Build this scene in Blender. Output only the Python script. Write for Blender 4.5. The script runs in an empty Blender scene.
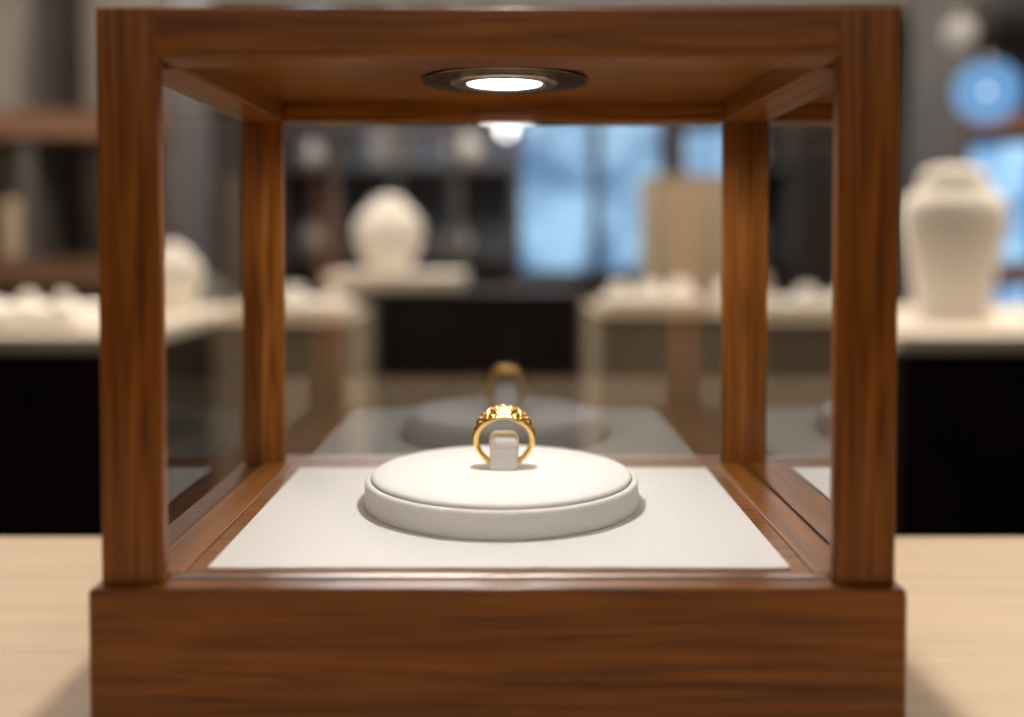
import bpy, bmesh, math, random
from mathutils import Vector, Matrix
random.seed(7)
S=bpy.context.scene
S.view_settings.view_transform='Standard'

# ---------------------------------------------------------------- materials
def mat(name):
    m=bpy.data.materials.new(name); m.use_nodes=True
    nt=m.node_tree; return m,nt,nt.nodes['Principled BSDF']
def noise_mat(name,c1,c2,scale=40,rough=0.6,bump=0.0,bscale=None,metal=0,sheen=0,spec=0.5,bdist=0.001):
    m,nt,b=mat(name); N=nt.nodes; L=nt.links
    tc=N.new('ShaderNodeTexCoord'); n=N.new('ShaderNodeTexNoise'); n.inputs['Scale'].default_value=scale
    n.inputs['Detail'].default_value=4
    L.new(tc.outputs['Object'],n.inputs['Vector'])
    r=N.new('ShaderNodeValToRGB'); r.color_ramp.elements[0].position=.3; r.color_ramp.elements[1].position=.7
    r.color_ramp.elements[0].color=(*c1,1); r.color_ramp.elements[1].color=(*c2,1)
    L.new(n.outputs['Fac'],r.inputs['Fac']); L.new(r.outputs['Color'],b.inputs['Base Color'])
    b.inputs['Roughness'].default_value=rough; b.inputs['Metallic'].default_value=metal
    b.inputs['Specular IOR Level'].default_value=spec
    if sheen: b.inputs['Sheen Weight'].default_value=sheen
    if bump:
        n2=N.new('ShaderNodeTexNoise'); n2.inputs['Scale'].default_value=bscale or scale
        n2.inputs['Detail'].default_value=3
        L.new(tc.outputs['Object'],n2.inputs['Vector'])
        bp=N.new('ShaderNodeBump'); bp.inputs['Strength'].default_value=bump; bp.inputs['Distance'].default_value=bdist
        L.new(n2.outputs['Fac'],bp.inputs['Height']); L.new(bp.outputs['Normal'],b.inputs['Normal'])
    return m
def wood_mat(name,dark,mid,light,axis,grain=60,rough=0.3,coat=0.3,stretch=0.06,bump=0.12,ring=.16,fq=9,spec=.4):
    m,nt,b=mat(name); N=nt.nodes; L=nt.links
    tc=N.new('ShaderNodeTexCoord'); mp=N.new('ShaderNodeMapping')
    sc=[1,1,1]; sc['xyz'.index(axis)]=stretch; mp.inputs['Scale'].default_value=sc
    L.new(tc.outputs['Object'],mp.inputs['Vector'])
    big=N.new('ShaderNodeTexNoise'); big.inputs['Scale'].default_value=grain; big.inputs['Detail'].default_value=1.5
    big.inputs['Distortion'].default_value=0.5
    fine=N.new('ShaderNodeTexNoise'); fine.inputs['Scale'].default_value=grain*fq; fine.inputs['Detail'].default_value=5
    L.new(mp.outputs[0],big.inputs['Vector']); L.new(mp.outputs[0],fine.inputs['Vector'])
    mul=N.new('ShaderNodeMath'); mul.operation='MULTIPLY'; mul.inputs[1].default_value=60
    sn=N.new('ShaderNodeMath'); sn.operation='SINE'
    L.new(big.outputs['Fac'],mul.inputs[0]); L.new(mul.outputs[0],sn.inputs[0])
    a=N.new('ShaderNodeMath'); a.operation='MULTIPLY_ADD'; a.inputs[1].default_value=ring; a.inputs[2].default_value=0.0
    L.new(sn.outputs[0],a.inputs[0])
    ad=N.new('ShaderNodeMath'); ad.operation='ADD'
    L.new(a.outputs[0],ad.inputs[0]); L.new(fine.outputs['Fac'],ad.inputs[1])
    r=N.new('ShaderNodeValToRGB'); e=r.color_ramp.elements
    e[0].position=.25; e[0].color=(*dark,1); e[1].position=.78; e[1].color=(*light,1)
    x=e.new(.50); x.color=(*mid,1)
    L.new(ad.outputs[0],r.inputs['Fac']); L.new(r.outputs['Color'],b.inputs['Base Color'])
    b.inputs['Roughness'].default_value=rough; b.inputs['Coat Weight'].default_value=coat
    b.inputs['Coat Roughness'].default_value=0.1; b.inputs['Specular IOR Level'].default_value=spec
    bp=N.new('ShaderNodeBump'); bp.inputs['Strength'].default_value=bump; bp.inputs['Distance'].default_value=.0004
    L.new(ad.outputs[0],bp.inputs['Height']); L.new(bp.outputs['Normal'],b.inputs['Normal'])
    return m
def emis(name,col,st):
    m,nt,b=mat(name); b.inputs['Base Color'].default_value=(*[c*.5 for c in col],1)
    b.inputs['Emission Color'].default_value=(*col,1); b.inputs['Emission Strength'].default_value=st
    return m
def glass_mat(name,ior,tint=(1,1,1)):
    m=bpy.data.materials.new(name); m.use_nodes=True; nt=m.node_tree; N=nt.nodes; L=nt.links
    N.remove(N['Principled BSDF'])
    t=N.new('ShaderNodeBsdfTransparent'); t.inputs['Color'].default_value=(*tint,1)
    g=N.new('ShaderNodeBsdfGlossy'); g.inputs['Roughness'].default_value=0.0
    f=N.new('ShaderNodeFresnel'); f.inputs['IOR'].default_value=ior
    mx=N.new('ShaderNodeMixShader'); L.new(f.outputs[0],mx.inputs[0]); L.new(t.outputs[0],mx.inputs[1]); L.new(g.outputs[0],mx.inputs[2])
    L.new(mx.outputs[0],N['Material Output'].inputs['Surface'])
    return m
WD,WM,WL=(.115,.034,.0035),(.225,.074,.0085),(.31,.112,.0155)
wood={a:wood_mat('walnut_'+a,WD,WM,WL,a,grain=70,rough=.34,coat=.15,stretch=.045,bump=.06,ring=.09,fq=6,spec=.3) for a in 'xyz'}
oak=wood_mat('pale_oak',(.48,.36,.24),(.53,.40,.275),(.57,.435,.30),'x',grain=12,rough=.5,coat=0,bump=.03,ring=.05)
velvet=noise_mat('ivory_velvet',(.72,.705,.675),(.78,.765,.735),1500,.95,.35,1500,sheen=.2,spec=.1,bdist=.0001)
holdm=noise_mat('white_suede',(.88,.875,.86),(.93,.925,.91),900,.9,.1,1500,spec=.1,bdist=.0001)
bustm=noise_mat('cream_linen',(.84,.79,.71),(.90,.86,.79),60,.9,spec=.2)
creamtop=noise_mat('cream_laminate',(.64,.57,.47),(.72,.64,.54),8,.5)
beige=noise_mat('beige_fabric_panel',(.40,.32,.21),(.46,.37,.26),6,.8)
black=noise_mat('espresso_lacquer',(.005,.002,.002),(.010,.005,.004),5,.5,spec=.15)
greywall=noise_mat('taupe_plaster',(.14,.125,.115),(.17,.15,.14),3,.9)
frontdark=noise_mat('darkened_front_wall',(.03,.022,.018),(.045,.034,.028),3,.95,spec=.1)  # unseen wall, colour darkened to keep reflections in the rear glass low
ceilm=noise_mat('cream_ceiling',(.62,.56,.48),(.68,.62,.54),3,.9)
floorm=noise_mat('dark_carpet',(.04,.03,.025),(.06,.045,.035),30,.95)
shelfm=wood_mat('shelf_wood',(.09,.045,.025),(.135,.07,.042),(.18,.10,.06),'x',grain=8,rough=.5,coat=0)
uprightm=noise_mat('smoked_oak',(.06,.052,.05),(.085,.076,.072),6,.6)
slate=noise_mat('slate_blue_panel',(.14,.18,.24),(.28,.33,.41),1.6,.5)
greige=noise_mat('greige_panel',(.22,.195,.17),(.33,.30,.27),2,.6)
steel=noise_mat('brushed_nickel',(.50,.47,.43),(.60,.56,.52),200,.28,metal=1)
darkmetal=noise_mat('dark_bronze',(.16,.12,.09),(.22,.17,.13),200,.25,metal=1)
gold=noise_mat('yellow_gold',(.97,.63,.19),(1.0,.69,.24),300,.24,.05,2500,metal=1,bdist=.0001)
golddk=noise_mat('gold_recess_shade',(.70,.38,.09),(.80,.46,.13),900,.35,metal=1)  # darker gold paints shade into the lattice recesses
diam,nt_,b_=mat('diamond'); b_.inputs['Base Color'].default_value=(.95,.95,1,1); b_.inputs['Roughness'].default_value=.02
b_.inputs['Transmission Weight'].default_value=.15; b_.inputs['IOR'].default_value=2.4
glass=glass_mat('rear_glass',3.5,(.98,.99,1))
sglass=glass_mat('side_glass',1.48,(.98,.98,.98))
fglass=glass_mat('front_glass',1.2,(.99,.99,.99))
ledm=emis('led_diffuser',(1,.98,.94),6)

# ---------------------------------------------------------------- mesh helpers
def parent(name,loc=(0,0,0)):
    e=bpy.data.objects.new(name,None); e.location=loc; e.empty_display_size=.02
    S.collection.objects.link(e); return e
def link(name,bm,m,par=None,loc=(0,0,0),smooth=False):
    me=bpy.data.meshes.new(name); bm.normal_update(); bm.to_mesh(me); bm.free()
    for mm in (m if isinstance(m,(list,tuple)) else [m]): me.materials.append(mm)
    o=bpy.data.objects.new(name,me); S.collection.objects.link(o); o.location=loc
    if smooth:
        for p in me.polygons: p.use_smooth=True
    if par:
        o.parent=par; o.matrix_parent_inverse=Matrix.Translation(par.location).inverted()
    return o
def box(name,x0,x1,y0,y1,z0,z1,m,par=None,bev=0,seg=3):
    bm=bmesh.new(); bmesh.ops.create_cube(bm,size=1)
    for v in bm.verts: v.co=Vector((v.co.x*(x1-x0),v.co.y*(y1-y0),v.co.z*(z1-z0)))
    if bev: bmesh.ops.bevel(bm,geom=bm.edges[:],offset=bev,segments=seg,profile=.5,affect='EDGES')
    o=link(name,bm,m,par,((x0+x1)/2,(y0+y1)/2,(z0+z1)/2))
    if bev:
        for p in o.data.polygons: p.use_smooth=True
        wn=o.modifiers.new('wn','WEIGHTED_NORMAL'); wn.keep_sharp=False
    return o
def prism(name,poly,z0,z1,m,par,bev=.0006):
    cx=sum(p[0] for p in poly)/len(poly); cy=sum(p[1] for p in poly)/len(poly)
    bm=bmesh.new(); a=[bm.verts.new((x-cx,y-cy,0)) for x,y in poly]; b=[bm.verts.new((x-cx,y-cy,z1-z0)) for x,y in poly]
    bm.faces.new(a[::-1]); bm.faces.new(b)
    for i in range(len(a)):
        j=(i+1)%len(a); bm.faces.new((a[i],a[j],b[j],b[i]))
    bmesh.ops.recalc_face_normals(bm,faces=bm.faces[:])
    bmesh.ops.bevel(bm,geom=bm.edges[:],offset=bev,segments=3,profile=.5,affect='EDGES')
    o=link(name,bm,m,par,(cx,cy,z0),True)
    wn=o.modifiers.new('wn','WEIGHTED_NORMAL'); return o
def lathe(name,prof,loc,m,par=None,seg=64,sx=1,sy=1):
    bm=bmesh.new(); rings=[]
    for r,z in prof:
        if r<1e-6: rings.append([bm.verts.new((0,0,z))])
        else: rings.append([bm.verts.new((r*sx*math.cos(2*math.pi*i/seg),r*sy*math.sin(2*math.pi*i/seg),z)) for i in range(seg)])
    for a,b in zip(rings,rings[1:]):
        for i in range(seg):
            j=(i+1)%seg
            if len(a)==1 and len(b)==1: continue
            if len(a)==1: bm.faces.new((a[0],b[j],b[i]))
            elif len(b)==1: bm.faces.new((a[i],a[j],b[0]))
            else: bm.faces.new((a[i],a[j],b[j],b[i]))
    bmesh.ops.recalc_face_normals(bm,faces=bm.faces[:])
    return link(name,bm,m,par,loc,True)
def smoothprof(pts,n=6):
    out=[]
    P=[pts[0]]+list(pts)+[pts[-1]]
    for i in range(1,len(P)-2):
        p0,p1,p2,p3=[Vector(q) for q in P[i-1:i+3]]
        for k in range(n):
            t=k/n
            q=.5*((2*p1)+(-p0+p2)*t+(2*p0-5*p1+4*p2-p3)*t*t+(-p0+3*p1-3*p2+p3)*t**3)
            out.append((max(q.x,0),q.y))
    out.append(tuple(pts[-1])); return out

# ---------------------------------------------------------------- room
CT=0.90
RX0,RX1,RY0,RY1,RH=-3.2,3.2,-1.6,6.0,2.3
box('floor',RX0,RX1,RY0,RY1,-.1,0,floorm)
box('ceiling',RX0,RX1,RY0,RY1,RH,RH+.1,ceilm)
box('wall_back',RX0,RX1,RY1,RY1+.1,0,RH,greywall)
box('wall_left',RX0-.1,RX0,RY0,RY1,0,RH,greywall)
box('wall_right',RX1,RX1+.1,RY0,RY1,0,RH,greywall)
box('wall_front',RX0,RX1,RY0-.1,RY0,0,RH,frontdark)

c=parent('oak_counter',(0,.15,0))
box('counter_top',-1.3,1.3,-.2,.455,CT-.035,CT,oak,c,.003)
box('counter_cabinet',-1.25,1.25,-.12,.41,0,CT-.035,black,c)

# ---------------------------------------------------------------- display case
CX=-.0035
FT=CT+.0465
TOP=1.0942; RB=1.0813
X0,X1=CX-.1022,CX+.1022; YF,YB=.255,.408; PW=.016
case=parent('ring_display_case',(CX,.33,CT))
box('plinth',CX-.1043,CX+.1041,.251,.412,CT,FT,wood['x'],case,.0016)
for s,nm in ((-1,'left'),(1,'right')):
    xo=CX+s*.1022; xg=CX+s*.0950; xi=CX+s*.0862
    P=[(xo,YF),(xi,YF),(xi,YF+.0040),(xg,YF+PW),(xo,YF+PW)]
    Q=[(xo,YB),(xo,YB-PW),(xi,YB-PW),(xi,YB-PW+.004),(xg,YB)]
    prism('post_front_'+nm,P,FT-.0002,TOP,wood['z'],case,.0008)
    prism('post_rear_'+nm,Q,FT-.0002,TOP,wood['z'],case,.0008)
    a,b=sorted((xo-s*.0002,xi))
    box('top_rail_'+nm,a,b,YF+PW,YB-PW,RB,TOP-.0001,wood['y'],case,.001)
    a,b=sorted((CX+s*.0945,CX+s*.0835))
    box('deck_strip_'+nm,a,b,YF+.006,YB-PW,FT-.0005,FT+.0009,wood['y'],case,.0004)
    bm=bmesh.new(); vs=[bm.verts.new(p) for p in((0,0,0),(0,YB-YF-PW,0),(0,YB-YF-PW,RB-FT),(0,0,RB-FT))]; bm.faces.new(vs)
    link('glass_'+nm,bm,sglass,case,(xg,YF+PW/2,FT))
xa,xb=CX-.0862,CX+.0862
box('top_rail_front',xa-.0008,xb+.0008,YF,YF+PW,RB,TOP-.0001,wood['x'],case,.0008)
box('top_rail_rear',xa-.0008,xb+.0008,YB-PW,YB,RB,TOP-.0001,wood['x'],case,.0008)
box('lid_panel',xa-.001,xb+.001,YF+PW-.001,YB-PW+.001,TOP-.005,TOP-.0015,wood['x'],case)
def sheet(name,xa,xb,y,za,zb,m):
    bm=bmesh.new(); vs=[bm.verts.new(p) for p in((xa,0,za),(xb,0,za),(xb,0,zb),(xa,0,zb))]; bm.faces.new(vs)
    return link(name,bm,m,case,(0,y,0))
sheet('glass_rear',xa-.003,xb+.003,.3940,FT,RB,glass)
sheet('glass_front',xa,xb,.2600,FT,RB,fglass)
box('glass_channel',xa,xb,.2592,.2608,FT-.0002,FT+.0006,steel,case,.0002)

# recessed LED
LX,LY,LZ=CX+.0010,.3385,TOP-.005
led=parent('led_downlight',(LX,LY,LZ))
lathe('bezel',[(.0272,0),(.0279,-.0003),(.0281,-.0008),(.0277,-.0012),(.0268,-.0012),(.0255,-.0007),(.0180,-.0009)],(LX,LY,LZ),darkmetal,led,96)
lathe('inner_ring',[(.0180,-.0006),(.0182,-.0014),(.0176,-.0019),(.0160,-.0021),(.0138,-.0020),(.0124,-.0012)],(LX,LY,LZ),steel,led,96)
lathe('diffuser',[(.0126,-.0016),(.010,-.0020),(.005,-.0022),(0,-.0023)],(LX,LY,LZ),ledm,led,64)

PZ=FT+.0008
box('velvet_pad',CX-.0785,CX+.0785,.2662,.384,FT-.0001,PZ,velvet,None,.0004)

RXc,RYc=-.0035,.335
riser=parent('round_velvet_riser',(RXc,RYc,PZ))
lathe('drum',[(0,0),(.0452,0),(.0457,.0006),(.0457,.0074),(.0455,.0081),(.0449,.0085),(.0438,.0086),(.0428,.0076),(0,.0076)],(RXc,RYc,PZ),velvet,riser,128)
lathe('lid',[(0,.0075),(.0424,.0075),(.0433,.0084),(.0436,.0091),(.0432,.0097),(.0423,.0101),(.038,.0104),(.028,.0107),(.014,.0108),(0,.0108)],(RXc,RYc,PZ),velvet,riser,128)
DT=PZ+.0108

GX,GY=-.0027,.3365
hold=parent('ring_holder',(GX,GY,DT))
box('front_cheek',GX-.0048,GX+.0048,GY-.0048,GY-.0020,DT-.0003,DT+.0108,holdm,hold,.0013,6)
box('rear_cheek',GX-.0048,GX+.0048,GY+.0020,GY+.0048,DT-.0003,DT+.0108,holdm,hold,.0013,6)
box('bridge',GX-.0050,GX+.0050,GY-.0050,GY+.0050,DT+.0050,DT+.0122,holdm,hold,.0028,8)

# ---------------------------------------------------------------- ring
ring=parent('gold_ring',(GX,GY,DT))
Rin=.0087; RC=DT+.0105
def sm(x): return x*x*(3-2*x)
def crown(t): return max(0,min(1,(1.9-abs(t))/1.5))
def rin(t):    return Rin-.0021*sm(crown(t))
def rthick(t): return .0019+.0024*sm(crown(t))
def halfw(t):  return .0018+.0030*sm(crown(t))
def surf(t,v,off=0):
    w=halfw(t); th=rthick(t); c=sm(crown(t))
    r=rin(t)+th*(1-(.30+.55*c)*abs(v)**1.4)+off
    return Vector((r*math.sin(t),v*w,r*math.cos(t)))
CELL=6.3
def lat(t,v):
    u=t*CELL; q=v*2.35
    return min(abs(math.sin(u+q)),abs(math.sin(u-q)))
bm=bmesh.new(); n=480; mV=48; rows=[]
for i in range(n):
    t=-math.pi+2*math.pi*i/n; row=[]
    for j in range(mV+1):
        v=-1+2*j/mV
        e=max(0,min(1,(.90-abs(v))/.08))*max(0,min(1,(1.25-abs(t))/.06))
        g=-.00030*e*sm(max(0,min(1,(lat(t,v)-.22)/.22)))
        g+= .00024*e*sm(max(0,min(1,(lat(t,v)-.80)/.15)))
        row.append(bm.verts.new(surf(t,v,g)))
    w=halfw(t)
    for k in range(5):
        s=1-2*k/4; rr=rin(t)+.00025*abs(s)**3
        row.append(bm.verts.new((rr*math.sin(t),s*w*.97,rr*math.cos(t))))
    rows.append(row)
M=len(rows[0])
for i in range(n):
    a,b=rows[i],rows[(i+1)%n]
    for j in range(M):
        k=(j+1)%M; bm.faces.new((a[j],b[j],b[k],a[k]))
bmesh.ops.recalc_face_normals(bm,faces=bm.faces[:])
bo=link('band',bm,[gold,golddk],ring,(GX,GY,RC),True)
for i,p in enumerate(bo.data.polygons):
    j=i%M
    if j>=mV: continue
    t=-math.pi+2*math.pi*((i//M)+.5)/n; v=-1+2*(j+.5)/mV
    if abs(t)<1.22 and abs(v)<.86 and .42<lat(t,v)<.80: p.material_index=1
def tube(name,pts,rad,m,par,loc,closed=False):
    cu=bpy.data.curves.new(name,'CURVE'); cu.dimensions='3D'; cu.bevel_depth=rad; cu.bevel_resolution=3
    sp=cu.splines.new('POLY'); sp.points.add(len(pts)-1)
    for p,q in zip(sp.points,pts): p.co=(*q,1)
    sp.use_cyclic_u=closed; cu.materials.append(m)
    o=bpy.data.objects.new(name,cu); S.collection.objects.link(o); o.location=loc
    o.parent=par; o.matrix_parent_inverse=Matrix.Translation(par.location).inverted(); return o
for k,v in enumerate((-.97,.97)):
    tube('milgrain_rim_%d'%(k+1),[surf(-1.6+3.2*i/80,v,.0001) for i in range(81)],.00026,gold,ring,(GX,GY,RC))
def gem(name,t,v,r):
    P=surf(t,v,-.0001)
    e1=(surf(t,v+.02)-surf(t,v-.02)).normalized(); e2=(surf(t+.01,v)-surf(t-.01,v)).normalized(); nrm=e1.cross(e2).normalized()
    if nrm.dot(Vector((math.sin(t),0,math.cos(t))))<0: nrm=-nrm
    e2=nrm.cross(e1)
    def ringv(bm,rr,h,s,ph=0): return [bm.verts.new(P+nrm*h+(e1*math.cos(2*math.pi*(i+ph)/s)+e2*math.sin(2*math.pi*(i+ph)/s))*rr) for i in range(s)]
    bm=bmesh.new(); a=ringv(bm,r*.55,r*.55,8); b=ringv(bm,r,r*.2,8,.5); z=bm.verts.new(P-nrm*r*.3)
    bm.faces.new(a)
    for i in range(8):
        j=(i+1)%8; bm.faces.new((a[i],b[i],a[j])); bm.faces.new((b[i],b[j],a[j])); bm.faces.new((b[j],b[i],z))
    bmesh.ops.recalc_face_normals(bm,faces=bm.faces[:])
    link(name,bm,diam,ring,(GX,GY,RC))
gem('centre_diamond',0,-.60,.00070)
gem('rear_diamond',0,.60,.00070)
gem('top_diamond',0,0,.0004)
k=0
for t in (-.25,.25):
    for v in (-.6,.6):
        k+=1; gem('accent_diamond_%d'%k,t,v,.00032)

# ---------------------------------------------------------------- shop background
BP=[(0,0),(.078,0),(.080,.008),(.074,.016),(.080,.05),(.090,.11),(.101,.165),(.108,.20),(.108,.228),(.100,.248),(.084,.262),(.072,.272),(.070,.288),(.064,.303),(.046,.314),(0,.319)]
BR=[(0,0),(.060,0),(.062,.007),(.058,.013),(.068,.035),(.084,.065),(.095,.10),(.095,.125),(.084,.152),(.066,.172),(.052,.187),(.042,.200),(.026,.210),(0,.214)]
def bust(x,y,z,s,prof=BP,name='necklace_bust'):
    p=parent(name,(x,y,z))
    pr=[(r*s,h*s) for r,h in prof]
    lathe('torso',pr[:3]+smoothprof(pr[3:],4),(x,y,z),bustm,p,48,1,.55)
    H=prof[-1][1]
    pts=[]
    for i in range(25):
        a=math.pi*i/24
        xx=.060*math.cos(a)*H/.319; zz=H*.81-.28*H*math.sin(a)
        rr=.062 if prof is BP else .056
        pts.append((xx*s,-(.020+(rr-.020)*math.sin(a))*s,zz*s))
    tube('chain',pts,.0012*s,steel,p,(x,y,z))
def tray(x,y,z,w,d,items,name='jewelry_tray'):
    z+=.0004
    p=parent(name,(x,y,z))
    box('tray_base',x-w/2,x+w/2,y-d/2,y+d/2,z,z+.022,creamtop,p,.006)
    box('tray_cushion',x-w/2+.015,x+w/2-.015,y-d/2+.015,y+d/2-.015,z+.02,z+.032,bustm,p,.005)
    for k in range(items):
        xx=x-w/2+w*(k+.5)/items+random.uniform(-.01,.01); h=random.uniform(.022,.05); q=random.uniform(.8,1.5)
        lathe('ring_cone_%d'%(k+1),[(0,0),(.026*q,0),(.027*q,.004),(.022*q,h*.5),(.014*q,h*.85),(.006*q,h),(0,h)],(xx,y+random.uniform(-.2,.2)*d,z+.03),bustm,p,24)

def counter(name,x0,x1,y0,y1,ztop,front):
    p=parent(name,((x0+x1)/2,(y0+y1)/2,0))
    box('top',x0-.01,x1+.01,y0-.015,y1,ztop-.03,ztop,creamtop,p,.004)
    box('body',x0,x1,y0,y1,.06,ztop-.03,front,p)
    box('toe_kick',x0+.03,x1-.03,y0+.04,y1-.02,0,.06,black,p)
counter('display_counter',-2.3,-.70,1.80,2.55,.868,black)
counter('display_counter',.70,2.3,1.80,2.55,.868,black)
def plinth(name,x0,x1,y0,y1,zt,m):
    p=parent(name,((x0+x1)/2,(y0+y1)/2,0))
    box('body',x0,x1,y0,y1,.05,zt-.012,m,p,.004)
    box('cap',x0-.004,x1+.004,y0-.004,y1+.004,zt-.012,zt,m,p,.003)
    box('recessed_foot',x0+.02,x1-.02,y0+.02,y1-.02,0,.05,black,p)
plinth('display_plinth',-.66,-.365,2.2,2.6,.86,beige)
plinth('low_cabinet',-.355,.180,2.62,3.0,.90,black)
plinth('display_plinth',.19,.66,2.2,2.6,.875,beige)
plinth('display_plinth',.42,.68,3.05,3.3,1.235,beige)
bust(.905,2.05,.8685,1.0)
box('bust_tray',-.50,-.13,2.64,2.95,.9005,.945,creamtop,None,.006)
bust(-.345,2.80,.9455,1.0,BR)
bust(-.80,2.35,.8685,.75,BR)
bust(.79,2.42,.8685,.62)
tray(-.98,2.02,.868,.30,.25,3)
tray(-1.30,2.2,.868,.26,.25,3)
tray(-.51,2.38,.86,.26,.22,3)
tray(.33,2.36,.875,.24,.2,3)
tray(1.18,2.0,.868,.2,.2,2)
tray(.56,2.36,.875,.15,.2,2)

def shelf(name,x0,x1,y0,y1,zs,zt,posts,back=None,items=True,um=uprightm,sm_=shelfm,th=.05):
    p=parent(name,((x0+x1)/2,(y0+y1)/2,0))
    if back: box('back_panel',x0,x1,y1-.02,y1,.0,zt,back,p)
    for k in range(posts+1):
        xx=x0+(x1-x0)*k/posts
        box('upright_%d'%(k+1),xx-.02,xx+.02,y0+.02,y1-.02,0,zt,um,p)
    for k,z in enumerate(zs):
        box('shelf_%d'%(k+1),x0,x1,y0,y1-.02,z,z+th,sm_,p)
        if items and k<len(zs)-(0 if name!='wall_shelving' else 1):
            xx=x0+.14
            q=0
            while xx<x1-.1:
                q+=1; h=random.uniform(.08,.20); w=random.uniform(.05,.09)
                if random.random()<.4: box('gift_box_%d_%d'%(k+1,q),xx-w,xx+w,y0+.08,y0+.22,z+th,z+th+h,random.choice([beige,slate,greige]),p,.004)
                else: lathe('vase_%d_%d'%(k+1,q),smoothprof([(0,0),(w*.6,0),(w,h*.35),(w*.7,h*.7),(w*.35,h*.9),(w*.45,h),(0,h)],3),(xx,y0+.15,z+th),random.choice([greige,creamtop]),p,24)
                xx+=random.uniform(.26,.42)
shelf('wall_shelving',-2.7,-1.02,2.95,3.35,[.45,.90,1.34],2.24,4,greige,th=.08)
shelf('glass_display_cabinet',-1.0,.02,4.2,4.6,[.5,.95,1.33,1.80],2.0,4,slate,sm_=uprightm,th=.025)
shelf('wall_shelving',1.36,2.7,3.0,3.4,[.45,.90,1.36],2.0,3,None,items=False,th=.06)
# windows
sky1,nt,b=mat('dusk_window_glow'); N=nt.nodes;L=nt.links
tc=N.new('ShaderNodeTexCoord'); nz=N.new('ShaderNodeTexNoise'); nz.inputs['Scale'].default_value=2.8
L.new(tc.outputs['Object'],nz.inputs['Vector']); rp=N.new('ShaderNodeValToRGB')
rp.color_ramp.elements[0].position=.40; rp.color_ramp.elements[0].color=(.06,.18,.38,1)
rp.color_ramp.elements[1].position=.60; rp.color_ramp.elements[1].color=(.40,.68,.95,1)
L.new(nz.outputs['Fac'],rp.inputs['Fac']); L.new(rp.outputs['Color'],b.inputs['Emission Color']); b.inputs['Emission Strength'].default_value=1.3
b.inputs['Base Color'].default_value=(.1,.15,.2,1)
def window(name,x0,x1,z0,z1,mull):
    y=RY1
    p=parent(name,((x0+x1)/2,y,(z0+z1)/2))
    box('pane',x0,x1,y-.03,y-.02,z0,z1,sky1,p)
    for k,(a,b2,c2,d) in enumerate([(x0-.05,x0,z0-.05,z1+.05),(x1,x1+.05,z0-.05,z1+.05),(x0,x1,z0-.05,z0),(x0,x1,z1,z1+.05)]+[(m_-.03,m_+.03,z0,z1) for m_ in mull]):
        box('frame_%d'%(k+1),a,b2,y-.08,y,c2,d,uprightm,p)
window('window_1',.03,.88,.86,1.78,[.50])
window('window_2',1.02,1.30,.8,1.70,[])
window('window_3',2.55,3.10,.6,1.66,[])
def pendant(x,y,z,r,m,bulb=None):
    p=parent('pendant_lamp',(x,y,z))
    lathe('globe',[(r*math.sin(math.pi*i/16),-r*math.cos(math.pi*i/16)) for i in range(17)],(x,y,z),m,p,32)
    if bulb: lathe('bulb',[(r*.10*math.sin(math.pi*i/8),-r*.10*math.cos(math.pi*i/8)) for i in range(9)],(x,y,z),bulb,p,16)
    lathe('cap',[(0,r*1.15),(r*.25,r*1.1),(r*.35,r*.9),(0,r*.88)],(x,y,z),darkmetal,p,24)
    lathe('cord',[(.004,r*1.1),(.004,RH-z)],(x,y,z),darkmetal,p,8)
bg=bpy.data.materials.new('blue_glass_globe'); bg.use_nodes=True; nt=bg.node_tree; N=nt.nodes; L=nt.links; N.remove(N['Principled BSDF'])
t_=N.new('ShaderNodeBsdfTransparent'); e_=N.new('ShaderNodeEmission'); e_.inputs[0].default_value=(.22,.50,.90,1); e_.inputs[1].default_value=.9
mx=N.new('ShaderNodeMixShader'); mx.inputs[0].default_value=.55; L.new(t_.outputs[0],mx.inputs[1]); L.new(e_.outputs[0],mx.inputs[2]); L.new(mx.outputs[0],N['Material Output'].inputs['Surface'])
pendant(1.246,2.8,1.612,.046,emis('warm_globe',(.24,.215,.19),1.0))
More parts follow.
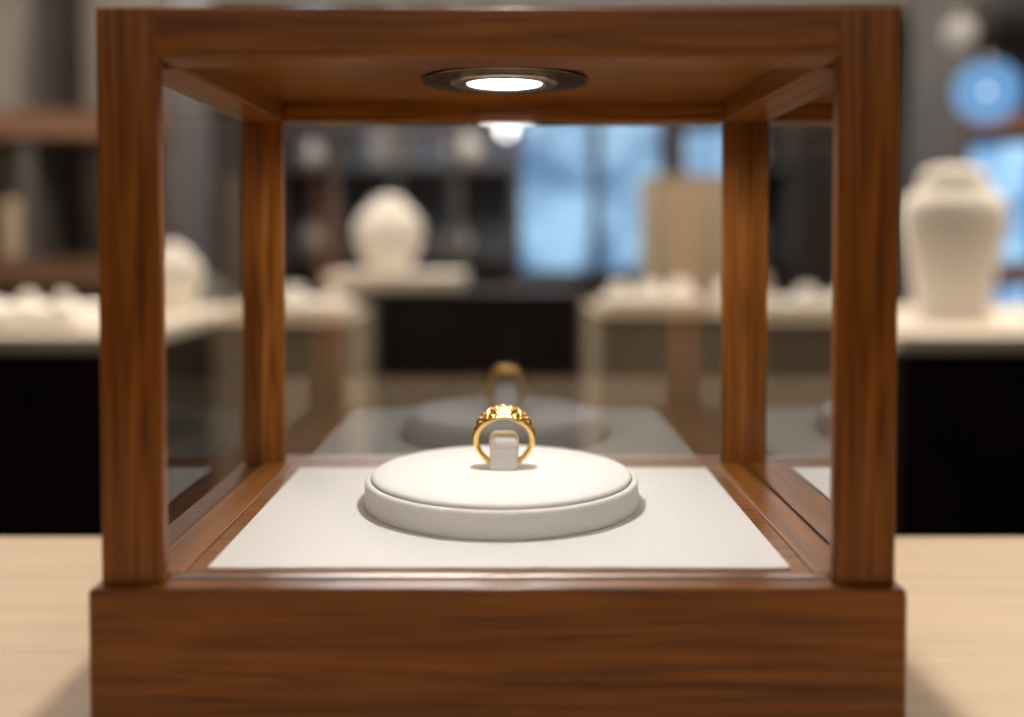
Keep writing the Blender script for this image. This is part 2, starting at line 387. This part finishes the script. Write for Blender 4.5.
pendant(1.277,2.7,1.435,.085,bg,emis('bulb_glow',(.85,.95,1),5))

# ---------------------------------------------------------------- lights
def light(name,typ,loc,rot,energy,color=(1,1,1),**k):
    l=bpy.data.lights.new(name,typ); l.energy=energy; l.color=color
    for a,b in k.items(): setattr(l,a,b)
    o=bpy.data.objects.new(name,l); o.location=loc; o.rotation_euler=rot; S.collection.objects.link(o); return o
light('led_light','SPOT',(LX,LY-.0115,LZ-.0034),(0,0,0),.72,(1,.975,.94),spot_size=math.radians(170),spot_blend=.35,shadow_soft_size=.007)
light('counter_spot','AREA',(0,.33,1.75),(0,0,0),5.0,(1,.89,.76),shape='DISK',size=.03)
for i,(x,y,e,sz) in enumerate([(-1.4,2.2,28,.7),(1.35,2.1,34,.7),(-.2,2.6,26,.7),(-.3,3.7,30,.9),(.3,4.9,24,1.2)]):
    light('ceiling_area_%d'%(i+1),'AREA',(x,y,RH-.02),(0,0,0),e,(1,.86,.72) if i!=3 else (.88,.93,1),shape='SQUARE',size=sz)  # the cool one is added to brighten the slate cabinet
light('added_uplight','AREA',(0,4.7,2.04),(math.pi,0,0),18,(1,.88,.74),shape='RECTANGLE',size=4.5,size_y=.5)  # no fixture here, added to lift the ceiling strip
light('front_fill','AREA',(0,-1.3,2.0),(math.radians(62),0,0),8.5,(1,.86,.72),shape='RECTANGLE',size=2.2,size_y=1.0)  # added fill behind the camera for the holder and case front
w=bpy.data.worlds.new('World'); S.world=w; w.use_nodes=True
w.node_tree.nodes['Background'].inputs[0].default_value=(.9,.85,.8,1); w.node_tree.nodes['Background'].inputs[1].default_value=.1

# ---------------------------------------------------------------- camera
cd=bpy.data.cameras.new('camera'); cam=bpy.data.objects.new('camera',cd); S.collection.objects.link(cam)
cam.location=(0,0,1.035); cam.rotation_euler=(math.radians(90-1.64),0,0)
cd.sensor_width=36; cd.lens=35.16; cd.shift_y=-.0874; cd.clip_start=.01
cd.dof.use_dof=True; cd.dof.focus_distance=.313; cd.dof.aperture_fstop=3.7
S.camera=cam
